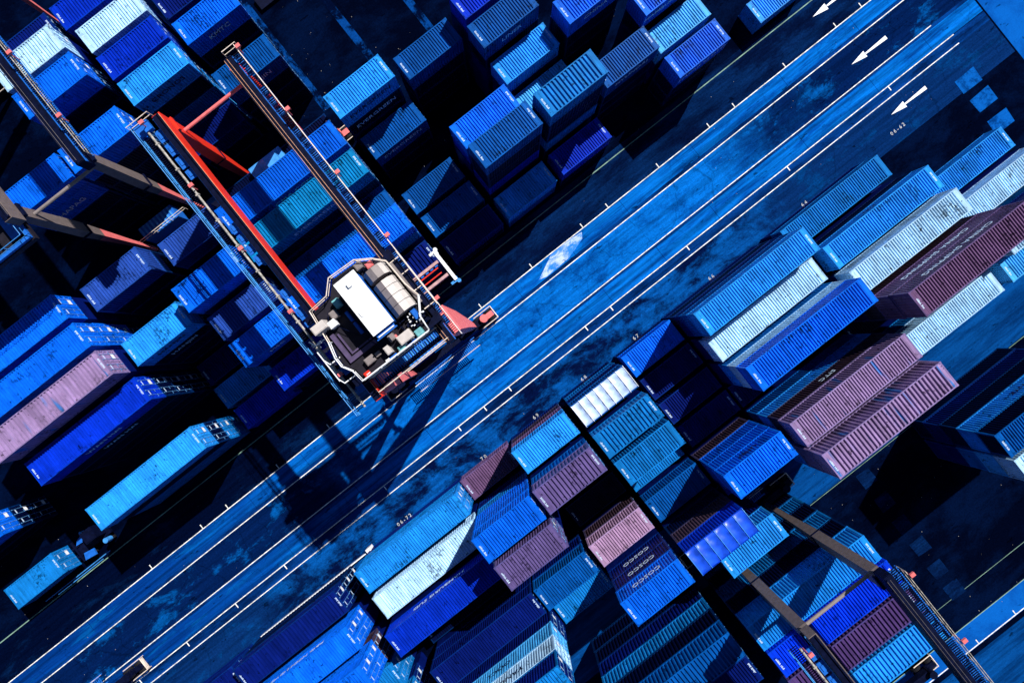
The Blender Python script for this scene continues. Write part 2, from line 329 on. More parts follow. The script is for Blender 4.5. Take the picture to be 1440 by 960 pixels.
# loose litter on the dark ground
random.seed(5); b = MB()
for i in range(230):
    x, y = random.choice([(random.uniform(-5, 12), random.uniform(28, 50)), (random.uniform(14, 36), random.uniform(-56, -28)), (random.uniform(-60, 60), random.uniform(-8, 9)), (random.uniform(-60,40), random.uniform(9,28))])
    s_ = random.uniform(.015, .05); b.cbox((x, y, .03), (s_, s_*random.uniform(.6, 2), .03))
b.build('litter', M_duct, kind='stuff', label='scattered small pale litter on the ground')

# ------------------------------------------------------------------ containers
W = 2.44
_cm = {}
def corrug(x0, x1, n, d, shape):   # returns list of (x, depth)
    p = (x1-x0)/n; out = []
    a, s_, c_ = shape
    for i in range(n):
        q = x0 + i*p; out += [(q, 0), (q+a*p, 0), (q+(a+s_)*p, -d), (q+(a+s_+c_)*p, -d)]
    out.append((x1, 0)); return out
def cmesh(kind, L, h, style):
    k = (kind, L, h, style)
    if k in _cm: return _cm[k]
    b = MB(); X = L/2; Y = W/2; r = .13
    if kind == 'frame':
        for sx in (-1, 1):
            for sy in (-1, 1):
                xa, xb = sorted((sx*X, sx*(X-.16))); ya, yb = sorted((sy*Y, sy*(Y-.16)))
                b.box(xa, xb, ya, yb, .012, h-.012)
                xa, xb = sorted((sx*(X+.012), sx*(X-.178))); ya, yb = sorted((sy*(Y+.012), sy*(Y-.162)))
                b.box(xa, xb, ya, yb, .006, .124); b.box(xa, xb, ya, yb, h-.12, h-.004)
        for sy in (-1, 1):
            ya, yb = sorted((sy*(Y-.004), sy*(Y-.10)))
            b.box(-X+.17, X-.17, ya, yb, .015, .17); b.box(-X+.17, X-.17, ya, yb, h-.09, h-.015)
        for sx in (-1, 1):
            xa, xb = sorted((sx*(X-.004), sx*(X-.11)))
            b.box(xa, xb, -Y+.165, Y-.165, .015, .17); b.box(xa, xb, -Y+.165, Y-.165, h-.13, h-.013)
        b.box(-X+.12, X-.12, -Y+.11, Y-.11, .13, .19)
    elif kind == 'roof':
        ef = .50; z = h-.020
        n = {'fine': int((L-2*ef)/.245), 'coarse': int((L-2*ef)/.345)}[style]
        sh = (.34, .11, .44)
        pr = [(-X+.11, 0)] + corrug(-X+ef, X-ef, n, (.115 if style == 'fine' else .16), sh) + [(X-.11, 0)]
        vs_, fs_ = [], []
        for x, d in pr: vs_ += [(x, -Y+.10, z+d), (x, Y-.10, z+d)]
        for i in range(len(pr)-1): fs_.append((2*i, 2*i+2, 2*i+3, 2*i+1))
        b.add(vs_, fs_)
        b.box(-X+ef-.14, -X+ef-.08, -Y+.1, Y-.1, z, z+.012); b.box(X-ef+.08, X-ef+.14, -Y+.1, Y-.1, z, z+.012)
    elif kind == 'side_panel':     # outward normal -Y
        n = int(L/.28) if style == 'fine' else int(L/.36)
        pr = corrug(-X+.17, X-.17, n, .085, (.30, .22, .28))
        vs_, fs_ = [], []
        for x, d in pr: vs_ += [(x, -Y+.02-d, .17), (x, -Y+.02-d, h-.09)]
        for i in range(len(pr)-1): fs_.append((2*i, 2*i+2, 2*i+3, 2*i+1))
        b.add(vs_, fs_)
    elif kind == 'end_panel':      # outward normal +X
        pr = corrug(-Y+.17, Y-.17, 8, .05, (.28, .24, .24)); vs_, fs_ = [], []
        for y, d in pr: vs_ += [(X-.03+d, y, .17), (X-.03+d, y, h-.13)]
        for i in range(len(pr)-1): fs_.append((2*i, 2*i+2, 2*i+3, 2*i+1))
        b.add(vs_, fs_)
    elif kind == 'door':           # right leaf, y 0.02..Y-.17
        y0, y1 = .015, Y-.17
        b.box(X-.10, X-.045, y0, y1, .175, h-.135)
        for z0 in (.3, .3+(h-.6)*.34, .3+(h-.6)*.68):
            b.box(X-.046, X-.028, y0+.08, y1-.08, z0, z0+(h-.6)*.26)
        for z0 in (.35, h*.4, h*.62, h-.35): b.box(X-.05, X+.012, y1-.10, y1+.10, z0, z0+.09)
        for z0 in (.5, .5+(h-.6)*.34, .5+(h-.6)*.68):
            for q in range(3): b.box(X-.029, X-.012, y0+.10, y1-.10, z0+q*.12, z0+q*.12+.05)
    elif kind == 'locking_rod':
        b.tube([(X+.012, 0, .10), (X+.012, 0, h-.08)], .022, 5)
        for z0 in (.14, h-.18): b.cbox((X, 0, z0), (.05, .09, .06))
        b.box(X+.02, X+.04, -.02, .24, h*.42, h*.42+.04)
    elif kind == 'placard':
        b.box(X-.010, X-.004, .34, .86, h*.20, h*.20+.42)
    elif kind == 'data_plate':
        b.box(X-.010, X-.004, .33, .74, h*.76, h*.76+.13)
    elif kind == 'roof_number':
        rs = random.Random(int(style)); y = -.55; b.box(-X+.2, -X+.215, y, y+1.0, h-.0195, h-.013)
        for i in range(11):
            wv = rs.uniform(.05, .10)
            if i not in (4,): b.box(-X+.2, -X+.2+rs.uniform(.10, .17), y, y+wv*.75, h-.019, h-.010)
            y += wv+.02
    me = b.mesh(kind); _cm[k] = me; return me
DARKTXT = {'sky', 'white', 'pale', 'pink', 'rose'}
def make_container(loc, L, h, col, style='fine', full=True, doors=True, text=None, tcol=None, tside=-1, label='', group=None, roofmark=True, top='roof', side=None, low=False):
    t = thing('shipping_container', label, 'container', loc, 0, group)
    m, f = MAT[col], FRM[col]; ms = MAT[side] if side else m
    link('frame', cmesh('frame', L, h, ''), f, t)
    if full:
        if top == 'roof': link('roof', cmesh('roof', L, h, style), m, t)
        else: tarp(t, L, h, top)
    link('side_panel', cmesh('side_panel', L, h, style), ms, t)
    link('side_panel', cmesh('side_panel', L, h, style), ms, t, rot=(0, 0, math.pi))
    if doors:
        for s in (1, -1):
            d = link('door', cmesh('door', L, h, ''), ms, t)
            if s < 0: d.scale = (1, -1, 1)
            if not low:
                for y in (.28, .80): link('locking_rod', cmesh('locking_rod', L, h, ''), M_rod, d, loc=(0, y, 0))
                if s > 0: link('placard', cmesh('placard', L, h, ''), M_wht, d)
                link('data_plate', cmesh('data_plate', L, h, ''), M_white, d)
        link('end_panel', cmesh('end_panel', L, h, ''), ms, t, rot=(0, 0, math.pi))
    else:
        link('end_panel', cmesh('end_panel', L, h, ''), ms, t); link('end_panel', cmesh('end_panel', L, h, ''), ms, t, rot=(0, 0, math.pi))
    if text:
        tm = text_mesh(text, h*.33, .004); mt = {'w': M_white, 'd': M_dark}[tcol or 'w']
        link('lettering', tm, mt, t, loc=(-.4*tside*0, tside*(W/2-.004), h*.54), rot=(math.pi/2, 0, 0 if tside < 0 else math.pi))
    if roofmark and full and top == 'roof':
        sd_ = str(random.randint(1, 6))
        link('roof_lettering', cmesh('roof_number', L, h, sd_), M_white, t)
        if random.random() < .6: link('roof_lettering', cmesh('roof_number', L, h, sd_), M_white, t, rot=(0, 0, math.pi))
    return t
def tarp(t, L, h, top):
    b = MB(); nb = 7 if top == 'white_tarp' else 6; nx, ny = nb*8, 12; X = L/2-.05; Y = W/2-.02; vs_ = []; fs_ = []
    rs = random.Random(9)
    for i in range(nx+1):
        u = i/nx; ph = (u*nb) % 1.0; bay = int(min(u*nb, nb-.001))
        sag = .16*math.sin(math.pi*ph)**.8
        for j in range(ny+1):
            v = j/ny*2-1; arch = .20*(1-v*v)
            edge = max(0, 1-(1-abs(v))*6)
            z = h + .03 + arch - sag*(1-v**4) - .10*edge + .015*math.sin(9*v+bay*2+ph*5)
            vs_.append((-X+2*X*u, Y*v, z))
    for i in range(nx):
        for j in range(ny):
            a = i*(ny+1)+j; fs_.append((a, a+ny+1, a+ny+2, a+1))
    b.add(vs_, fs_); me = b.mesh('tarpaulin')
    for p in me.polygons: p.use_smooth = True
    link('tarpaulin', me, flat('tarpaulin_'+top, (.50,.66,.95) if top == 'white_tarp' else (.01,.085,.75), .35, .5, var=.45, scale=1.1), t)
    q = MB(); nbx = nb
    for i in range(nb+1): q.tube([(-X+2*X*i/nb, Y*v, h+.045+.20*(1-v*v)) for v in (-.98,-.6,-.2,.2,.6,.98)], .03, 5)
    q.build('roof_bow', M_crb if top != 'white_tarp' else M_wht, t)

# stacks: block, row, bay x, length code, tiers, high-cube?, colours bottom..top (last is the top), options
R1 = [10.9, 13.85, 16.8, 19.75, 22.7, 25.65]
R2 = [-9.15, -12.1, -15.05, -18.0, -20.95, -23.9, -27.0]
R3 = [-31.35, -33.75, -36.5, -39.2, -42.1]
R0 = [34.7, 37.65, 40.6, 43.55, 46.5]
ROWS = {0: R0, 1: R1, 2: R2, 3: R3}
S = []   # (block,row,x,len,n,h,cols,opts)
def st(bk, row, x, ln, n, cols, h=2.6, **o): S.append((bk, row, x, ln, n, h, cols, o))
F, T = 12.19, 6.06
# block 2: below the road
st(2,1,33.5,F,2,['navy','steel'])
st(2,2,33.5,F,4,['navy','navy','ink','sky'], text={3:'CAI'})
st(2,3,33.5,F,4,['steel','sky','pale','white'], 2.9)
st(2,4,33.5,F,6,['navy','navy','navy','brown','darkred','darkred'], 2.9, text={5:'CHINA SHIPPING',4:'CHINA SHIPPING'})
st(2,5,33.5,F,1,['ink'])
st(2,6,33.5,F,3,['steel','steel','white'])
st(2,3,46.8,F,1,['sky']); st(2,4,46.8,F,2,['steel','white']); st(2,5,46.8,F,4,['navy','steel','navy','white']); st(2,6,46.8,F,3,['navy','cobalt','pale'])
st(2,1,20.0,F,5,['navy','ink','navy','dusk','sky'])
st(2,2,20.0,F,4,['navy','navy','cobalt','white'])
st(2,3,20.0,F,6,['navy','cobalt','cobalt','sky','white','cobalt'])
st(2,4,20.0,F,2,['ink','navy'])
st(2,5,20.0,F,6,['navy','navy','dusk','sky','brown','pink'], text={4:'SITC'})
st(2,6,20.0,F,6,['navy','navy','cobalt','sky','pink','pink'], 2.9, style='coarse')
st(2,1,10.5,T,2,['navy','cobalt']); st(2,2,10.5,T,2,['navy','navy']); st(2,3,10.5,T,2,['deep','navy']); st(2,4,10.5,T,2,['navy','navy'])
st(2,5,9.9,T,6,['navy','sky','brown','cobalt','cobalt','cobalt'], text={2:'IVIV',5:'UNIT'}, td='d')
st(2,6,10.4,T,2,['ink','deep'])
st(2,1,3.5,T,4,['navy','steel','navy','dusk'], top='white_tarp')
st(2,2,3.4,T,5,['navy','navy','steel','cobalt','steel'], style='coarse')
st(2,3,3.4,T,5,['navy','ink','navy','dusk','steel'])
st(2,4,3.4,T,2,['navy','steel']); st(2,5,3.5,T,3,['ink','navy','dusk'])
st(2,6,3.4,T,6,['navy','navy','brown','ink','brown','deep'], top='blue_tarp')
st(2,7,5.4,T,5,['navy','navy','ink','navy','sky'])
st(2,1,-3.3,T,4,['navy','brown','darkred','sky'])
st(2,2,-3.4,T,6,['navy','navy','steel','white','dusk','mauve'], style='coarse')
st(2,3,-3.3,T,1,['ink']); st(2,4,-3.3,T,1,['ink']); st(2,5,-3.3,T,3,['navy','brown','rose'])
st(2,6,-3.4,T,6,['navy','navy','dusk','navy','navy','cobalt'], text={5:'COSCO',4:'COSCO',3:'COSCO'})
st(2,1,-10.0,T,1,['darkred']); st(2,2,-9.9,T,6,['navy','navy','steel','cobalt','cobalt','cobalt'])
st(2,3,-9.9,T,6,['navy','navy','navy','dusk','mauve','mauve']); st(2,5,-10.0,T,3,['ink','navy','dusk']); st(2,6,-10.0,T,2,['navy','steel'])
st(2,1,-19.3,F,3,['navy','steel','azure']); st(2,2,-19.4,F,3,['navy','pale','white']); st(2,3,-19.6,F,4,['navy','navy','cobalt','deep'], text={3:'HAMBURG SUD'})
st(2,4,-19.4,F,1,['ink']); st(2,5,-19.4,F,3,['ink','navy','navy']); st(2,6,-19.4,F,6,['navy','navy','navy','pale','white','steel'], 2.9, text={3:'OOCL',4:'YANG MING'}, td='d', sides={5:'navy'})
st(2,1,-34.0,F,3,['ink','ink','navy'], style='coarse'); st(2,2,-34.0,F,4,['navy','cobalt','cobalt','cobalt'], text={3:'P&O NEDLLOYD'}); st(2,3,-34.0,F,5,['steel','navy','brown','cobalt','cobalt'])
st(2,4,-34.0,F,3,['navy','steel','steel']); st(2,5,-34.0,F,4,['navy','navy','steel','navy']); st(2,1,-47.6,F,2,['navy','navy']); st(2,2,-47.6,F,3,['navy','cobalt','navy'])
# block 1: above the road
st(1,1,43.2,T,1,['sky'])
st(1,1,31.0,T,3,['navy','navy','cobalt'], text={2:'HAPAG LLOYD'}); st(1,2,31.0,T,3,['navy','steel','pale']); st(1,3,31.0,T,4,['navy','navy','navy','cobalt'], text={3:'HAMBURG SUD'})
st(1,2,24.1,T,4,['navy','navy','navy','dusk'], text={3:'HYUNDAI'}); st(1,4,24.1,T,5,['navy','navy','navy','navy','cobalt'], text={4:'CHINA'})
st(1,1,17.2,T,2,['navy','deep']); st(1,2,17.2,T,6,['navy','navy','steel','navy','navy','steel'], style='coarse'); st(1,3,17.2,T,3,['navy','navy','pale']); st(1,4,17.2,T,4,['navy','navy','sky','sky'])
st(1,5,17.0,T,5,['navy','ink','navy','navy','dusk'], text={4:'LINER'}); st(1,6,17.2,T,5,['navy','navy','navy','navy','deep'])
st(1,1,10.3,T,2,['dusk','sky']); st(1,2,10.3,T,6,['navy','navy','deep','navy','navy','dusk']); st(1,3,10.3,T,5,['navy','navy','navy','deep','cobalt']); st(1,6,10.5,T,4,['ink','ink','navy','dusk'])
st(1,1,3.5,T,2,['ink','navy']); st(1,2,3.5,T,2,['ink','dusk']); st(1,3,3.4,T,2,['ink','dusk']); st(1,5,3.6,T,3,['ink','ink','dusk'], text={2:'EVERGREEN'}); st(1,6,3.3,T,5,['ink','ink','navy','navy','sky'], text={4:'EVERGREEN',3:'EVERGREEN'})
st(1,1,-6.6,F,4,['ink','navy','navy','navy'], style='coarse'); st(1,2,-6.6,F,6,['ink','ink','navy','navy','steel','cobalt']); st(1,3,-6.6,F,4,['ink','ink','navy','dusk']); st(1,4,-6.6,F,6,['ink','navy','navy','dusk','ink','teal'], text={5:'EVERGREEN'})
st(1,5,-6.6,F,6,['ink','ink','navy','navy','navy','cobalt'], text={5:'CMA CGM'}); st(1,6,-6.6,F,4,['ink','ink','ink','ink'])
st(1,1,-16.8,T,3,['navy','navy','deep']); st(1,2,-16.6,T,5,['navy','navy','navy','navy','cobalt'], text={4:'MSC'}); st(1,3,-16.6,T,5,['navy','navy','navy','steel','slate']); st(1,4,-16.6,T,6,['navy','navy','navy','navy','navy','cobalt']); st(1,6,-16.8,T,4,['ink','navy','navy','slate'])
st(1,1,-23.7,T,1,['deep']); st(1,2,-24.0,T,1,['sky']); st(1,3,-23.9,T,1,['navy']); st(1,4,-23.9,T,5,['ink','ink','navy','navy','sky'], text={4:'HANJIN',3:'HANJIN'}); st(1,6,-23.7,T,5,['ink','ink','navy','navy','slate'], doors=0)
st(1,1,-33.8,F,4,['steel','steel','navy','sky']); st(1,3,-33.8,F,5,['ink','navy','navy','navy','deep'], text={4:'WAN HAI',3:'WAN HAI'}); st(1,4,-33.8,F,6,['ink','ink','navy','navy','brown','pink'], style='coarse')
st(1,5,-33.8,F,6,['navy','navy','navy','cobalt','cobalt','cobalt']); st(1,6,-33.8,F,6,['ink','ink','navy','navy','navy','cobalt']); st(1,3,-55.2,F,3,['navy','navy','cobalt'])
# block 0: top left
st(0,1,-3.4,T,4,['ink','ink','navy','dusk'], text={3:'HANJIN'}); st(0,3,-3.4,T,4,['ink','ink','navy','cobalt'], text={3:'KMTC'}); st(0,4,-3.4,T,4,['ink','navy','navy','navy'])
st(0,2,-10.1,T,5,['ink','pale','steel','navy','sky'], text={4:'CRONOS'}, td='w'); st(0,1,-10.1,T,2,['navy','navy']); st(0,3,-10.1,T,5,['ink','ink','navy','navy','deep']); st(0,4,-10.1,T,5,['ink','ink','navy','navy','white']); st(0,5,-10.6,T,5,['ink','ink','navy','navy','deep'])
st(0,1,-16.8,T,6,['ink','ink','navy','navy','navy','cobalt']); st(0,3,-17.0,T,6,['ink','navy','navy','navy','navy','cobalt']); st(0,4,-17.0,T,6,['ink','ink','navy','navy','navy','white']); st(0,5,-17.3,T,5,['ink','ink','navy','navy','navy'])
st(0,1,-23.2,T,6,['ink','ink','navy','navy','cobalt','cobalt'], text={4:'HAPAG'})
# block 3: bottom right
st(3,1,6.6,F,6,['ink','steel','ink','steel','ink','azure'], 2.8); st(3,2,6.6,F,6,['ink','ink','navy','navy','navy','royal'], 2.9); st(3,3,6.6,F,6,['ink','ink','navy','navy','navy','plum'], 2.9, style='coarse'); st(3,4,6.6,F,6,['ink','ink','navy','navy','navy','sky'], 2.9, style='coarse')
st(3,1,-7.0,F,6,['ink','ink','navy','steel','ink','dusk'], 2.6, style='coarse'); st(3,2,-7.0,F,6,['navy','navy','navy','navy','navy','navy'], 2.6)
st(3,2,33.9,F,5,['ink','navy','ink','sky','dusk'], sides={4:'ink'}, text={3:'NYK'}, td='d'); st(3,3,33.9,F,5,['navy','navy','steel','pale','white'])
H_ = {(s[0], s[1], s[2]): s[4] for s in S}
def neigh(bk, row, x, ln, which):
    best = 0
    for (b2, r2, x2, l2, n2, *_r) in S:
        if b2 != bk: continue
        if which == 'row':
            if r2 == row-1 and abs(x2-x) < (ln+l2)/2-1: best = max(best, n2)
        else:
            sg = -1 if x > 0 else 1
            if r2 == row and 0 < sg*(x2-x) < (ln+l2)/2+2.2: best = max(best, n2)
    return best
cand = []
for s in S:
    bk, row, x, ln, n, h, cols, o = s
    nr, ns = neigh(bk, row, x, ln, 'row'), neigh(bk, row, x, ln, 'col')
    for t in range(1, n+1):
        vis = 10 if t == n else (2 + t*.2 + (ln > 7)*.7 if t > nr else (1 + t*.2 if t > ns else 0))
        dist = math.hypot(x, ROWS[bk][row-1])
        if vis and vis < 10: vis += dist*.02
        cand.append((vis, s, t))
cand.sort(key=lambda c: -c[0])
chosen = {(id(s), t) for v_, s, t in cand[:292] if v_ > 0}
NUM = ['zero', 'first', 'second', 'third', 'fourth', 'fifth', 'sixth', 'seventh']
def where(bk, row, x):
    r = NUM[row] + ' row'
    if bk == 2:
        tab = [(46.8,'right of bay sixty-four'),(33.5,'behind bay sixty-four'),(20,'behind bay sixty-six'),(10.4,'behind bay sixty-seven'),(3.5,'behind bay sixty-eight'),(-3.3,'behind bay sixty-nine'),(-10,'behind bay seventy'),(-19.4,'behind bay seventy-two'),(-34,'left of bay seventy-two'),(-47.6,'at bottom left corner')]
    elif bk == 1:
        tab = [(43.2,'above road at top edge'),(31,'above road, rightmost full column'),(24.1,'above road, fourth column right of crane'),(17.2,'above road, third column right of crane'),(10.3,'above road, second column right of crane'),(3.5,'above road, beside red crane'),(-6.6,'under the red crane'),(-16.8,'above road, just left of crane'),(-23.8,'above road, second left of crane'),(-33.8,'above road, at left edge'),(-55.2,'at lower left edge')]
    elif bk == 0:
        tab = [(-3.4,'top left block, above red crane'),(-10.2,'top left block, centre column'),(-17,'top left block, under crane'),(-23.2,'top left block, left edge')]
    else:
        tab = [(6.6,'under the lower crane'),(-7,'left of the lower crane'),(33.9,'in the bottom right corner')]
    return r + ' ' + min(tab, key=lambda q: abs(q[0]-x))[1]
inner = MB()
GRP = {0: 'containers stacked in the top left block', 1: 'containers stacked above the road', 2: 'containers stacked below the road', 3: 'containers stacked in the bottom right block'}
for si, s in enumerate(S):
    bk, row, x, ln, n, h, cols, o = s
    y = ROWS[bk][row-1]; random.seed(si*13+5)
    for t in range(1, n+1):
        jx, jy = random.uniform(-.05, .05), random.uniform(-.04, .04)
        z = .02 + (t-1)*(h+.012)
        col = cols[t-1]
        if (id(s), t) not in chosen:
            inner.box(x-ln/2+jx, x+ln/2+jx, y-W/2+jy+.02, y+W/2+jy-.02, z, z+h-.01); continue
        if bk in (0, 1) and t < n and col == 'navy': col = 'ink'  # lower navy tiers turned near black; shade on their sides painted in
        size = 'long' if ln > 7 else 'short'
        tarpn = {'white_tarp': 'with creased white tarpaulin top', 'blue_tarp': 'with ribbed blue tarpaulin top'}
        if t == n:
            lead = '%s %s container %s' % (PN[col], size, tarpn.get(o.get('top'), 'on top'))
            if n == 1: lead = '%s %s container alone on ground' % (PN[col], size)
        else: lead = '%s %s container %s from top' % (PN[(o.get('sides') or {}).get(t-1, col)], size, NUM[n-t+1])
        lab = lead + ', ' + where(bk, row, x)
        tx = (o.get('text') or {}).get(t-1)
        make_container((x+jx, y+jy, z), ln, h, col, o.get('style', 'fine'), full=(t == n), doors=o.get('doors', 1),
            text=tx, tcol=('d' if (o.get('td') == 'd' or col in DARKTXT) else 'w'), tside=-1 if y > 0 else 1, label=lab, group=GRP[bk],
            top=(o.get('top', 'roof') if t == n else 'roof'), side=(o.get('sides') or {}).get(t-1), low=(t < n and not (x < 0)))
if inner.v: inner.build('inner_containers', MAT['navy'], kind='stuff', label='dark containers buried inside the stacks')

# ------------------------------------------------------------------ gantry cranes
def rail(pts, m, parent, name='handrail', h=1.05, r=.035, step=1.6, mid=True):
    b = MB(); up = Vector((0, 0, h))
    pts = [Vector(p) for p in pts]
    b.tube([p+up for p in pts], r, 5)
    if mid: b.tube([p+up*.5 for p in pts], r*.7, 4)
    for a, c in zip(pts, pts[1:]):
        n = max(1, int((c-a).length/step))
        for i in range(n+1): q = a.lerp(c, i/n); b.tube([q, q+up], r*.8, 4)
    return b.build(name, m, parent)
def quadbeam(b, sections):   # sections: (center, wx, wy)
    vs_, fs_ = [], []
    for c, wx, wy in sections:
        vs_ += [(c[0]-wx/2, c[1]-wy/2, c[2]), (c[0]+wx/2, c[1]-wy/2, c[2]), (c[0]+wx/2, c[1]+wy/2, c[2]), (c[0]-wx/2, c[1]+wy/2, c[2])]
    fs_.append((3, 2, 1, 0)); n = len(sections)
    for i in range(n-1):
        for k in range(4): fs_.append((i*4+k, i*4+(k+1) % 4, i*4+4+(k+1) % 4, i*4+4+k))
    fs_.append(tuple(range(4*(n-1), 4*n))); b.add(vs_, fs_)
def crane(label, x, y_near, y_far, m_side, m_leg, m_near, number=None, gz=24.0, hw=3.25, m_rail=None, c0leg=False):
    """rubber-tyred gantry crane; y_near is the leg line nearer the middle road, local frame = world axes"""
    m_rail = m_rail or (M_cream if m_side is M_red else M_duct)
    t = thing('gantry_crane', label, 'crane', (x, 0, 0), 0, 'gantry cranes straddling the stacks')
    sg = 1 if y_far > y_near else -1
    for sx in (-1, 1):
        gx = sx*hw
        y0, y1 = sorted((y_near - sg*1.0, y_far + sg*.5))
        b = MB(); b.box(gx-.32, gx+.32, y0, y1, gz-1.5, gz-.05); b.build('girder', m_side if sx < 0 else M_gird, t)
        b = MB(); b.box(gx-.30, gx+.24, y0+.05, y1-.05, gz-.05, gz)
        b.box(gx+.10 if sx < 0 else gx-.26, gx+.22 if sx < 0 else gx-.14, y0+.1, y1-.1, gz, gz+.12); b.build('girder_deck', M_gird, t)
        b = MB()
        for rx in ((gx+.26,) if sx < 0 else (gx-.28, gx-.05)): b.tube([(rx, y0+.2, gz+.14), (rx, y1-.2, gz+.14)], .02, 5)
        b.build('trolley_rail', M_org if m_side is M_red else M_gry2, t, kind='stuff')
        # outboard walkway with cable panels
        wx0, wx1 = (gx-1.85, gx-.36) if sx < 0 else (gx+.36, gx+.98)
        b = MB(); yy = y0+.3
        while yy < y1: b.box(wx0, wx0+.62 if sx < 0 else wx1, yy, yy+.05, gz-.42, gz-.36); yy += .16
        b.build('walkway_grating', M_gird, t, kind='stuff')
        b = MB(); b.box(wx0-.05, wx0+.02, y0, y1, gz-.55, gz-.30); b.box(wx1-.08, wx1, y0, y1, gz-.55, gz-.36)
        b.build('walkway_stringer', M_crb if sx < 0 else M_blu, t)
        rs = random.Random(3+sx); yy = y0+1.2; pm = {}
        while yy < y1-1:
            L = rs.choice((.7, .95, .95, 1.2)); k_ = (sx, L)
            if rs.random() < .72:
                if k_ not in pm:
                    q = MB(); q.box(-.33 if sx < 0 else -.20, .33 if sx < 0 else .20, 0, L*.8, gz-.60, gz-.50); q.box(-.2, .2, L*.2, L*.6, gz-.50, gz-.44); pm[k_] = q.mesh('cable_tray_panel')
                link('cable_tray_panel', pm[k_], M_blu, t, loc=((wx0+wx1)/2+(.45 if sx < 0 else -.05), yy, 0))
            yy += L
        if sx < 0:
            b = MB(); b.tube([(gx-1.18, y0+.2, gz-.1), (gx-1.18, y1-.2, gz-.1)], .085, 8)
            yy = y0+1
            while yy < y1: b.cbox((gx-1.18, yy, gz-.12), (.26, .10, .26)); yy += 2.3
            b.build('cable_duct', M_duct, t)
            rail([(wx0, y0, gz-.36), (wx0, y1, gz-.36)], M_crb, t)
        else:
            rail([(wx1, y0, gz-.36), (wx1, y1, gz-.36)], m_rail, t); rail([(gx-.36, y0+1, gz-.1), (gx-.36, y1-1, gz-.1)], M_gird, t, 'bus_bar', .25, .03, 1.2, False)
        # flood lamps along the walkway
        for yy in [y0+3+5.6*i for i in range(5)]:
            lx = wx1+.12 if sx > 0 else gx-1.0
            q = MB(); q.tube([(lx, yy, gz-.3), (lx, yy, gz+.8)], .04, 5); q.cbox((lx+.08, yy, gz+.85), (.34, .26, .16)); q.build('flood_lamp', M_pink, t)
        for yl, mm in ((y_near, m_near), (y_far, m_leg)):
            b = MB(); lean = .35*(1 if yl == y_near else -1)*sg
            quadbeam(b, [((gx, yl, 2.4), .42, .45), ((gx, yl, 7.0), .5, .6), ((gx, yl, 14.5), .8, 1.15), ((gx, yl, gz-2.2), (.75 if yl != y_near or sg < 0 else 1.1), (1.15 if yl != y_near else 1.5)), ((gx, yl, gz-1.5), .62, .9)])
            if mm is M_pink and sx > 0:
                b = MB(); quadbeam(b, [((gx+1.25, yl, 2.4), .5, .5), ((gx+1.05, yl+.1, 9.0), .85, 1.0), ((gx+.75, yl+.35, 16.0), 1.15, 1.7), ((gx+.45, yl+.6, gz-2.6), 1.1, 2.3), ((gx, yl+.5, gz-1.5), .62, 2.3)])
            if mm is M_grey and c0leg:
                b = MB(); quadbeam(b, [((gx, yl, 12.2), .60, .82), ((gx, yl, 15.0), .72, 1.05), ((gx, yl, gz-2.2), .66, .95), ((gx, yl, gz-1.5), .62, .9)])
                lo = MB(); quadbeam(lo, [((gx, yl, 2.4), .30, .32), ((gx, yl, 7.0), .40, .48), ((gx, yl, 12.19), .60, .82)]); lo.build('leg', M_pink, t, label='faded pink lower half of the leg')
            b.build('leg', mm, t)
            b = MB(); b.box(gx-.46, gx+(1.5 if mm is M_pink and sx > 0 else .46), yl-.5, yl+.5, 2.1, 2.45); b.build('leg_flange', M_gird, t)
            b = MB(); b.box(gx-.48, gx+.48, yl-.55, yl+.55, gz-1.9, gz-1.53); b.build('leg_flange', m_side if yl == y_far else M_gird, t)
            b = MB(); b.box(gx-.49, gx+.49, yl-.62, yl+.62, 14.4, 14.54); b.build('leg_collar', M_gird, t)
    for yl in (y_near, y_far):
        b = MB(); b.tube([(-hw, yl, gz-3.2), (hw, yl, gz-3.2)], .14, 10); b.build('tie_tube', (M_gird if yl == y_near else M_pink) if m_side is M_red else M_tau, t)
        b = MB(); b.box(-hw-2.5, hw+2.5, yl-.35, yl+.35, 1.35, 2.12); b.build('sill_beam', M_gird, t)
        for sx in (-1, 1):
            cx = sx*(hw+2.6); b = MB(); b.box(cx-1.1, cx+1.1, yl-.28, yl+.28, 1.0, 1.34); b.tube([(cx, yl, 1.3), (cx, yl, 2.6)], .42, 14)
            bg_ = b.build('bogie', M_pink if m_side is M_red and sx > 0 else M_gird, t)
            for wx in (-.72, .72):
                for wy in (-.42, .42):
                    q = MB(); q.cyl((cx+wx, yl+wy, .58), (0, 1, 0), .56, .34, 18); q.cyl((cx+wx, yl+wy, .58), (0, 1, 0), .26, .37, 12); q.build('wheel', M_blk, bg_)
            q = MB(); e = cx+sx*1.25
            for dy in (-.72, .72): q.tube([(cx-.9*sx, yl+dy, 1.0), (e, yl+dy, 1.0)], .05, 5); q.tube([(e, yl+dy, .3), (e, yl+dy, 1.05)], .05, 5)
            q.tube([(e, yl-.72, 1.0), (e, yl+.72, 1.0)], .07, 5); q.cbox((e, yl, .7), (.12, 1.3, .25)); q.build('bumper_frame', M_cream, bg_)
    # end platform with stairs and power house at the road side
    yn = y_near - sg*.0
    b = MB(); x_ = -hw-.5
    while x_ < hw+.4: b.box(x_, x_+.07, min(yn-sg*.9, yn-sg*1.9), max(yn-sg*.9, yn-sg*1.9), 2.2, 2.26); x_ += .2
    b.build('platform_grating', M_blu, t, kind='stuff')
    b = MB()
    for yy in (yn-sg*.88, yn-sg*1.92): b.box(-hw-.6, hw+.6, yy-.05, yy+.05, 2.0, 2.2)
    b.build('platform_stringer', M_blu, t)
    rail([(-hw-.5, yn-sg*1.9, 2.25), (hw+.6, yn-sg*1.9, 2.25)], M_cream, t)
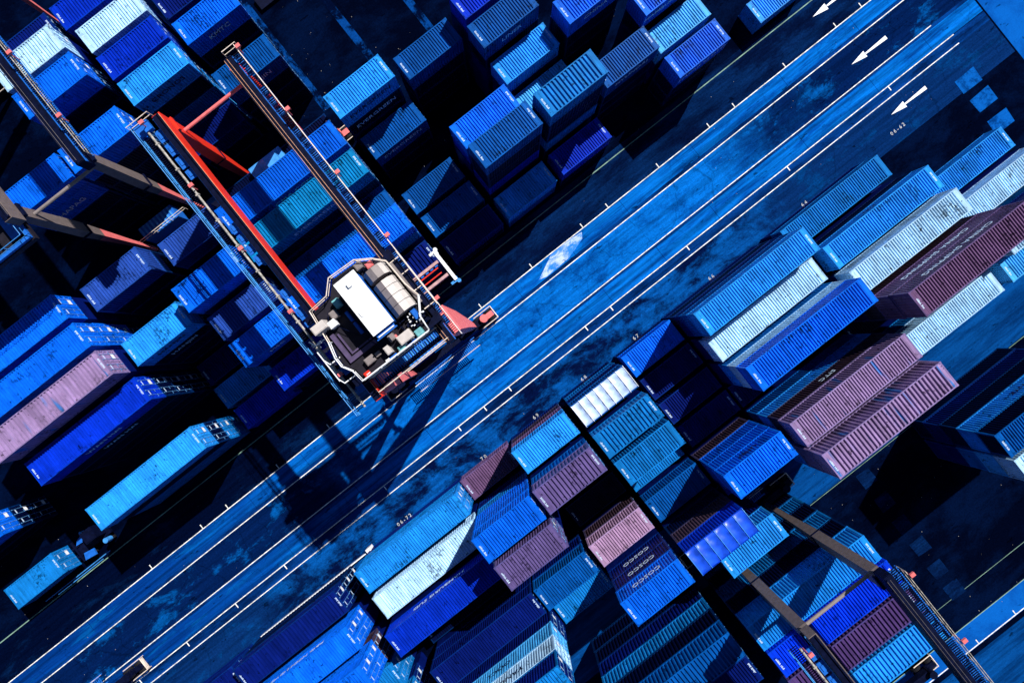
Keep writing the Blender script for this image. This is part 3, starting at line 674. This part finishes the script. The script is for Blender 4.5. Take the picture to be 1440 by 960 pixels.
    ph = MB(); ph.box(-2.9, 1.1, min(yn+sg*.45, yn+sg*1.9), max(yn+sg*.45, yn+sg*1.9), 2.1, 4.4)
    hb = ph.build('power_house', M_blu, t)
    q = MB()
    for i in range(9): q.box(-2.8+i*.43, -2.62+i*.43, min(yn+sg*.5, yn+sg*1.85), max(yn+sg*.5, yn+sg*1.85), 4.4, 4.5)
    q.build('roof_rib', M_crb, hb)
    rail([(-hw, yn+sg*.4, 4.4), (hw-1, yn+sg*.4, 4.4)], M_cream, t)
    # cross catwalk between the girders at the road end
    if m_side is not M_red: return t
    for dy, z_ in ((-.55, gz-.9), (.35, gz-.6)):
        b = MB(); b.box(-hw-.2, hw+.3, yn-sg*dy-.06, yn-sg*dy+.06, z_-.25, z_); b.build('cross_beam', M_gird, t)
    b = MB(); x_ = -hw
    while x_ < hw: b.box(x_, x_+.06, min(yn+sg*.5, yn-sg*.3), max(yn+sg*.5, yn-sg*.3), gz-.72, gz-.66); x_ += .19
    b.build('catwalk_grating', M_blu, t, kind='stuff')
    rail([(-hw+.3, yn-sg*.62, gz-.7), (hw, yn-sg*.62, gz-.7)], m_rail, t); rail([(-hw+.6, yn+sg*.45, gz-.5), (hw-.2, yn+sg*.45, gz-.5)], m_rail, t)
    rail([(-hw-2.05, y_far+sg*.6, gz-.36), (-hw-.2, y_far+sg*.6, gz-.36)], m_rail, t); rail([(hw, y_far+sg*.6, gz-.36), (hw+1.15, y_far+sg*.6, gz-.36)], m_rail, t)
    b = MB(); b.box(-hw-1.9, -hw-.7, y_far+sg*.2-.4, y_far+sg*.2+.4, gz-.3, gz+.1); b.build('end_box', M_blu, t)
    if number:
        link('lettering', text_mesh(number, .8, .02), M_white, t, loc=(hw+1.9, y_near+.0, 2.14), rot=(0, 0, math.pi/2))
    return t
c1 = crane('tall crane with bright red far legs and white-roofed trolley above the road', -6.65, 3.65, 27.9, M_red, M_red, M_pink)
c0 = crane('crane at left edge with grey tapered legs and blue trolley frame', -19.45, 30.0, 54.5, M_grey, M_grey, M_grey, c0leg=True)
c3 = crane('lower right crane with two taupe tapered legs over bright containers', 6.85, -29.3, -53.6, M_grey, M_grey, M_grey, gz=26.2)
c4 = crane('crane at lower left edge, only its numbered wheel bogie on the road shows', -58.3, -2.5, -26.6, M_grey, M_grey, M_grey, '029')

# trolley of the red crane (rides on the girders, z 24.1 up)
tr = thing('crane_trolley', 'dark trolley deck with long white roof and railings on red crane', 'trolley', (-6.3, 7, 24.1))
def L_(pts): return [(p[0]+6.3, p[1]-7) for p in pts]
deck = L_([(-9.3,9.9),(-7.8,10.0),(-6.95,10.85),(-4.9,10.75),(-3.9,10.1),(-3.25,9.4),(-3.2,7.4),(-2.95,6.3),(-3.75,5.1),(-3.85,4.0),(-9.4,4.1),(-9.5,5.0),(-9.9,5.7),(-9.9,6.4),(-9.6,7.5)])
b = MB(); b.prism(deck, 2.0, 2.12); b.build('deck', M_deck, tr)
b = MB()
for yy in (-2.6, 2.7): b.box(-3.9, 3.5, yy-.25, yy+.25, 1.5, 1.99)
for xx in (-3.35, 3.35): b.box(xx-.2, xx+.2, -3.0, 3.3, .6, 1.5)
b.build('carriage_frame', M_gird, tr)
b = MB()
for xx in (-3.12, 3.12):
    for yy in (-2.5, 2.6): b.cyl((xx, yy, .34), (1, 0, 0), .26, .2, 14)
b.build('rail_wheel', M_blk, tr)
rp = [(x_, y_, 2.1) for x_, y_ in deck]
rail(rp[14:]+rp[:8], M_cream, tr, r=.045, step=1.2); rail(rp[7:14]+[rp[14]], M_wht, tr, r=.05, step=1.2)
# white roofed control house
hs = thing('x', '', ''); bpy.data.objects.remove(hs)
b = MB(); b.box(-.42, 1.06, -1.1, 2.85, 2.12, 4.3); mh = b.build('control_house', M_blu, tr)
b = MB(); b.box(-.50, 1.15, -1.22, 2.98, 4.3, 4.42); b.build('roof', M_roof, mh)
b = MB(); b.box(-.40, 1.0, -1.55, -1.23, 4.0, 4.1); b.box(-.5, 1.1, -1.6, -1.52, 4.08, 4.2); b.build('end_canopy', M_blu, mh)
b = MB(); b.tube([(-.3, -1.45, 4.25), (.95, -1.45, 4.25)], .05, 5); b.build('canopy_rail', M_wht, mh)
# arched winch cover with facets
b = MB(); xs = [(1.20, 2.2), (1.24, 3.0), (1.55, 3.45), (2.0, 3.62), (2.5, 3.45), (2.78, 2.95), (2.84, 2.2)]
def shell(x_prof, y0, y1, name, mats, idx, par):
    q = MB(); n = len(x_prof)
    vs_ = [(x_, y0, z_) for x_, z_ in x_prof]+[(x_, y1, z_) for x_, z_ in x_prof]
    fs_ = [(i, i+n, i+n+1, i+1)[::-1] for i in range(n-1)]
    q.v = vs_; q.f = fs_ + [tuple(range(n)), tuple(range(n, 2*n))[::-1]]; q.m = idx + [0, 0]
    return q.build(name, mats, par)
wc = shell(xs, -1.05, 1.45, 'winch_cover', [M_tau, M_tau2], [0, 0, 0, 1, 1, 1], tr)
wc2 = shell(xs, 1.72, 2.55, 'drum_cover', [M_tau, M_tau2], [0, 0, 0, 0, 1, 1], tr)
for i, (x0, x1, y0, y1, z1, m_, nm_) in enumerate([(.38,1.42,-2.66,-2.02,3.0,M_tau2,'motor_box'),(-.75,-.36,-2.6,-2.02,2.9,M_tau2,'motor_box'),(-.1,.35,-2.0,-1.55,2.7,M_tau,'motor_box'),
        (-3.62,-2.62,1.3,1.9,3.5,M_tau2,'cable_box'),(1.55,2.1,-2.9,-2.4,2.7,M_aqua,'motor_box'),(.0,.5,-2.95,-2.55,2.6,M_aqua,'motor_box'),(-2.3,-1.6,-2.3,-1.8,2.6,M_tau,'motor_box'),
        (-1.5,-1.1,-2.2,-1.9,2.5,M_tau,'motor_box'),(2.2,2.55,-1.9,-1.2,2.9,M_blu,'motor_box'),(1.1,1.6,3.1,3.6,2.8,M_tau,'motor_box'),(.5,.95,2.95,3.3,2.9,M_aqua,'motor_box'),(1.75,2.2,2.75,3.15,2.8,M_pink,'motor_box'),
        (-1.55,-1.1,2.0,2.6,2.7,M_aqua,'motor_box'),(-2.2,-1.7,1.55,2.1,2.7,M_tau,'motor_box'),(-2.65,-2.1,1.1,1.6,2.9,M_wht,'motor_box'),(3.0,3.25,-1.1,2.2,2.35,M_tau,'cable_cover'),
        (-2.9,-2.5,-2.85,-2.5,2.5,M_red,'motor_box'),(-1.0,-.3,-2.95,-2.75,2.4,M_blu,'motor_box'),(.6,1.4,-2.98,-2.8,2.4,M_blu,'motor_box'),(-1.35,-1.15,-.3,.6,2.5,M_blu,'strip_lamp'),(-1.35,-1.15,.75,1.5,2.5,M_blu,'strip_lamp'),(.15,.45,-1.95,-1.75,2.4,M_pink,'motor_box')]):
    q = MB(); q.box(x0, x1, y0, y1, 2.12, z1); q.box(x0+.05, x1-.05, y0+.05, y1-.05, z1, z1+.04); q.build(nm_, m_, tr)
b = MB(); b.box(-3.15,-2.85,-1.1,.9,2.12,2.35); b.box(-3.15,-.85,-1.4,-1.1,2.12,2.35); b.build('hatch_frame', M_purp, tr)
b = MB(); b.box(-2.7,-2.58,-.85,.7,2.12,2.28); b.box(-2.7,-1.0,-.98,-.86,2.12,2.28); b.build('hatch_rim', M_purp, tr)
b = MB()
for (xa, ya, xb, yb) in [(-2.6,1.6,-.6,-2.4),(1.2,3.3,2.6,1.0),(2.4,-.2,1.5,-1.0),(-2.2,2.2,-3.3,1.0),(.2,3.0,1.4,2.6),(1.2,-1.2,2.7,-1.6)]:
    b.tube([(xa, ya, 2.5), ((xa+xb)/2+.2, (ya+yb)/2, 2.75), (xb, yb, 2.4)], .025, 5)
for i in range(26):
    random.seed(i+40); cx, cy = random.uniform(1.0, 2.9), random.uniform(-2.4, -1.3); b.cbox((cx, cy, 2.4), (random.uniform(.05,.3), random.uniform(.05,.2), random.uniform(.2,.6)))
b.build('cable_loom', M_gird, tr)
b = MB()
for i in range(14):
    random.seed(i+90); cx, cy = random.uniform(1.6, 2.9), random.uniform(-2.2, -1.2); b.cbox((cx, cy, 2.75), (random.uniform(.04,.16), random.uniform(.04,.12), .1))
for i in range(10):
    random.seed(i+190); cx = random.uniform(-3, 2.5); b.cbox((cx, -2.75+random.uniform(-.1,.1), 2.5), (random.uniform(.04,.3), random.uniform(.04,.12), .1))
b.build('valve_fitting', M_wht, tr)
b = MB()
for i, yy in enumerate((2.3, 1.2, -.2, -1.6)):
    b.box(3.0, 3.9, yy, yy+.06, 1.9, 1.96)
b.tube([(3.95, 2.6, 2.6), (3.95, -1.9, 2.6)], .04, 5); b.tube([(3.95, 2.6, 2.1), (3.95, -1.9, 2.1)], .03, 5)
b.build('side_step', M_cream, tr)
b = MB()
for yy in (-2.2, -.6, 1.0): b.tube([(-3.5, yy, 2.1), (-4.3, yy, 2.3), (-4.5, yy+.5, 2.2)], .05, 5)
b.tube([(-4.5, -1.9, 2.2), (-4.5, .6, 2.2)], .05, 5); b.build('side_bracket', M_wht, tr)
b = MB()
for i in range(7): b.box(-.42+.0, 1.06, -.9+i*.55, -.87+i*.55, 4.42, 4.435)
b.box(.2, .5, 2.2, 2.5, 4.42, 4.6); b.box(-.3, -.1, .2, .6, 4.42, 4.5); b.build('roof_seam', M_wht, mh)
for yy in (-.4, .25, .9):
    q = MB(); q.tube([(x_+.01*(1 if x_ > 2 else -1), yy, z_+.02) for x_, z_ in xs], .018, 4); q.build('cover_seam', M_gry2, wc)
# operator cab beneath the trolley
b = MB(); b.box(-3.35, -1.6, -2.9, -.9, -.9, .55); cb = b.build('operator_cab', M_gird, tr)
b = MB()
for (x0,y0,x1,y1) in [(-3.3,-2.85,-1.65,-2.85),(-3.3,-.95,-1.65,-.95),(-3.3,-2.85,-3.3,-.95),(-1.65,-2.85,-1.65,-.95)]: b.tube([(x0,y0,.6),(x1,y1,.6)], .06, 5)
b.build('cab_roof_rail', M_wht, cb)
# spreader
sp = thing('spreader', 'long telescopic lifting spreader hanging under trolley between crane girders', 'spreader', (-6.25, 7.75, 19.6))
b = MB()
for yy in (-.62, .62): b.box(-5.6, 5.6, yy-.11, yy+.11, 0, .45)
b.box(-1.6, 1.6, -.9, .9, .46, .9); b.build('main_beam', M_spr, sp)
b = MB()
for yy in (-.2, .25): b.box(-5.3, 5.3, yy-.04, yy+.04, .05, .3)
b.build('telescopic_arm', M_red, sp)
b = MB()
for i in range(24): b.box(-5.2+i*.45, -5.2+i*.45+.25, .36, .50, .1, .3)
b.build('hose_guide', M_blu, sp, kind='stuff')
for sx in (-1, 1):
    b = MB(); b.box(sx*5.85-.13, sx*5.85+.13, -1.35, 1.35, 0, .42); e = b.build('end_beam', M_wht, sp)
    for sy in (-1, 1):
        q = MB(); q.cbox((sx*5.85, sy*1.25, -.1), (.34, .3, .4)); q.cyl((sx*5.98, sy*1.5, -.05), (0, 0, 1), .16, .5, 10); q.cbox((sx*5.6, sy*1.38, .2), (.5, .2, .16)); q.build('flipper', M_crb if sy < 0 else M_wht, e)
b = MB()
for sx in (-1.2, 1.2):
    for sy in (-.7, .7): b.tube([(sx, sy, .9), (sx*1.1, sy*1.6, 6.2)], .03, 4)
b.build('hoist_rope', M_blk, sp)

# blue framed trolley of the left crane
t0 = thing('crane_trolley', 'blue open-framed trolley with dark windows on the left edge crane', 'trolley', (-26.2, 30.6, 22.0))
def W0(p): return (p[0], p[1])
b = MB()
for (x0,x1,y0,y1) in [(-3.2,3.2,-2.6,-2.35),(-3.2,3.2,1.5,1.75),(-3.2,-2.95,-2.3,1.45),(2.95,3.2,-2.3,1.45),(-.2,0,-2.3,1.45),(2.0,2.9,-1.9,1.4)]: b.box(x0,x1,y0,y1,.0,.3)
b.build('frame', M_blu, t0)
b = MB(); b.box(-3.3,3.3,-2.7,1.85,-.5,-.02); b.build('deck', M_deck, t0)
b = MB(); b.box(-2.9,-.6,.3,1.3,.0,.22); b.box(-2.9,1.8,2.0,2.5,-.2,.1); b.box(.3,.8,-1.4,-.4,.0,.25); b.build('equipment_panel', M_blu, t0)
rail([(-3.2,-2.6,.3),(3.2,-2.6,.3),(3.2,1.7,.3),(-3.2,1.7,.3)], M_crb, t0)
# left crane lower platform pieces near its pink pointed leg
# machine under tarpaulin on the low stack under the red crane
mc = thing('covered_machine', 'pale blue angular machine sitting on low container beneath red crane girder', 'machine', (-7.2, 25.8, 10.5))
b = MB(); b.box(-1.8, 1.6, -.95, .95, 0, .8); b.build('base', M_crb, mc)
b = MB(); quadbeam(b, [((.2,0,.8), 1.9, 1.6), ((.5,0,1.8), 1.2, 1.0)]); b.build('hood', M_crb, mc)

# trailer and tractor at the lower left edge
tl = thing('container_trailer', 'dark skeletal trailer parked beneath the steel blue container at lower left', 'trailer', (-52.3, 10.9, 0))
b = MB()
for yy in (-.5, .5): b.box(-3.3, 3.6, yy-.1, yy+.1, .95, 1.2)
for xx in (-3.1, -1, 1, 3.1): b.box(xx-.1, xx+.1, -1.2, 1.2, 1.0, 1.22)
b.build('chassis', M_gird, tl)
for xx in (-2.4, -1.3):
    for yy in (-.95, .95): q = MB(); q.cyl((xx, yy, .5), (0,1,0), .5, .3, 16); q.build('wheel', M_blk, tl)
b = MB()
for yy, (xa, xb) in ((-1.9, (-3, 5.6)), (-2.15, (-1.5, 4.5))): b.tube([(xa, yy, .8), (xb, yy, .8)], .05, 5)
b.build('side_guard', M_crb, tl)
make_container((-52.6, 10.9, 1.24), T, 2.6, 'steel', 'fine', label='steel blue short container on a trailer, half shaded, at lower left', group='', top='roof')
tk = thing('terminal_tractor', 'dark terminal tractor with round blue tank coupled to the lower left trailer', 'tractor', (-47.2, 10.9, 0))
b = MB(); b.box(-1.9, 1.9, -.5, .5, .6, 1.0); b.build('chassis', M_gird, tk)
b = MB(); b.box(.2, 1.5, -.2, 1.1, 1.0, 2.7); cbn = b.build('cab', M_gird, tk)
b = MB(); b.box(.3, 1.4, -.1, 1.0, 2.7, 2.76); b.build('cab_roof', M_gird, cbn)
b = MB(); b.cyl((1.5, -.95, 1.5), (0,0,1), .28, .9, 14); b.cyl((-.2, 1.3, 1.5), (0,0,1), .15, .6, 10); b.build('tank', M_crb, tk)
b = MB(); b.prism([(-1.8,-1.2),(-.5,-1.4),(-.4,-.7),(-1.5,-.5)], 1.1, 1.3); b.prism([(-1.7,.6),(-.9,.5),(-.6,1.2),(-1.3,1.0)], 1.1, 1.25); b.build('fender', M_blu, tk)
for xx in (-1.2, 1.2):
    for yy in (-.95, .95): q = MB(); q.cyl((xx, yy, .5), (0,1,0), .5, .3, 16); q.build('wheel', M_blk, tk)
# white steel barrier beam beside the dark lower-left container
b = MB(); b.box(-40, -25.6, -8.0, -7.9, .0, .7); b.box(-25.6, -25.0, -8.35, -7.6, .0, 1.1)
tag(b.build('barrier_wall', M_wht), 'long thin white barrier strip along the lower lane left of bay 72', 'barrier')
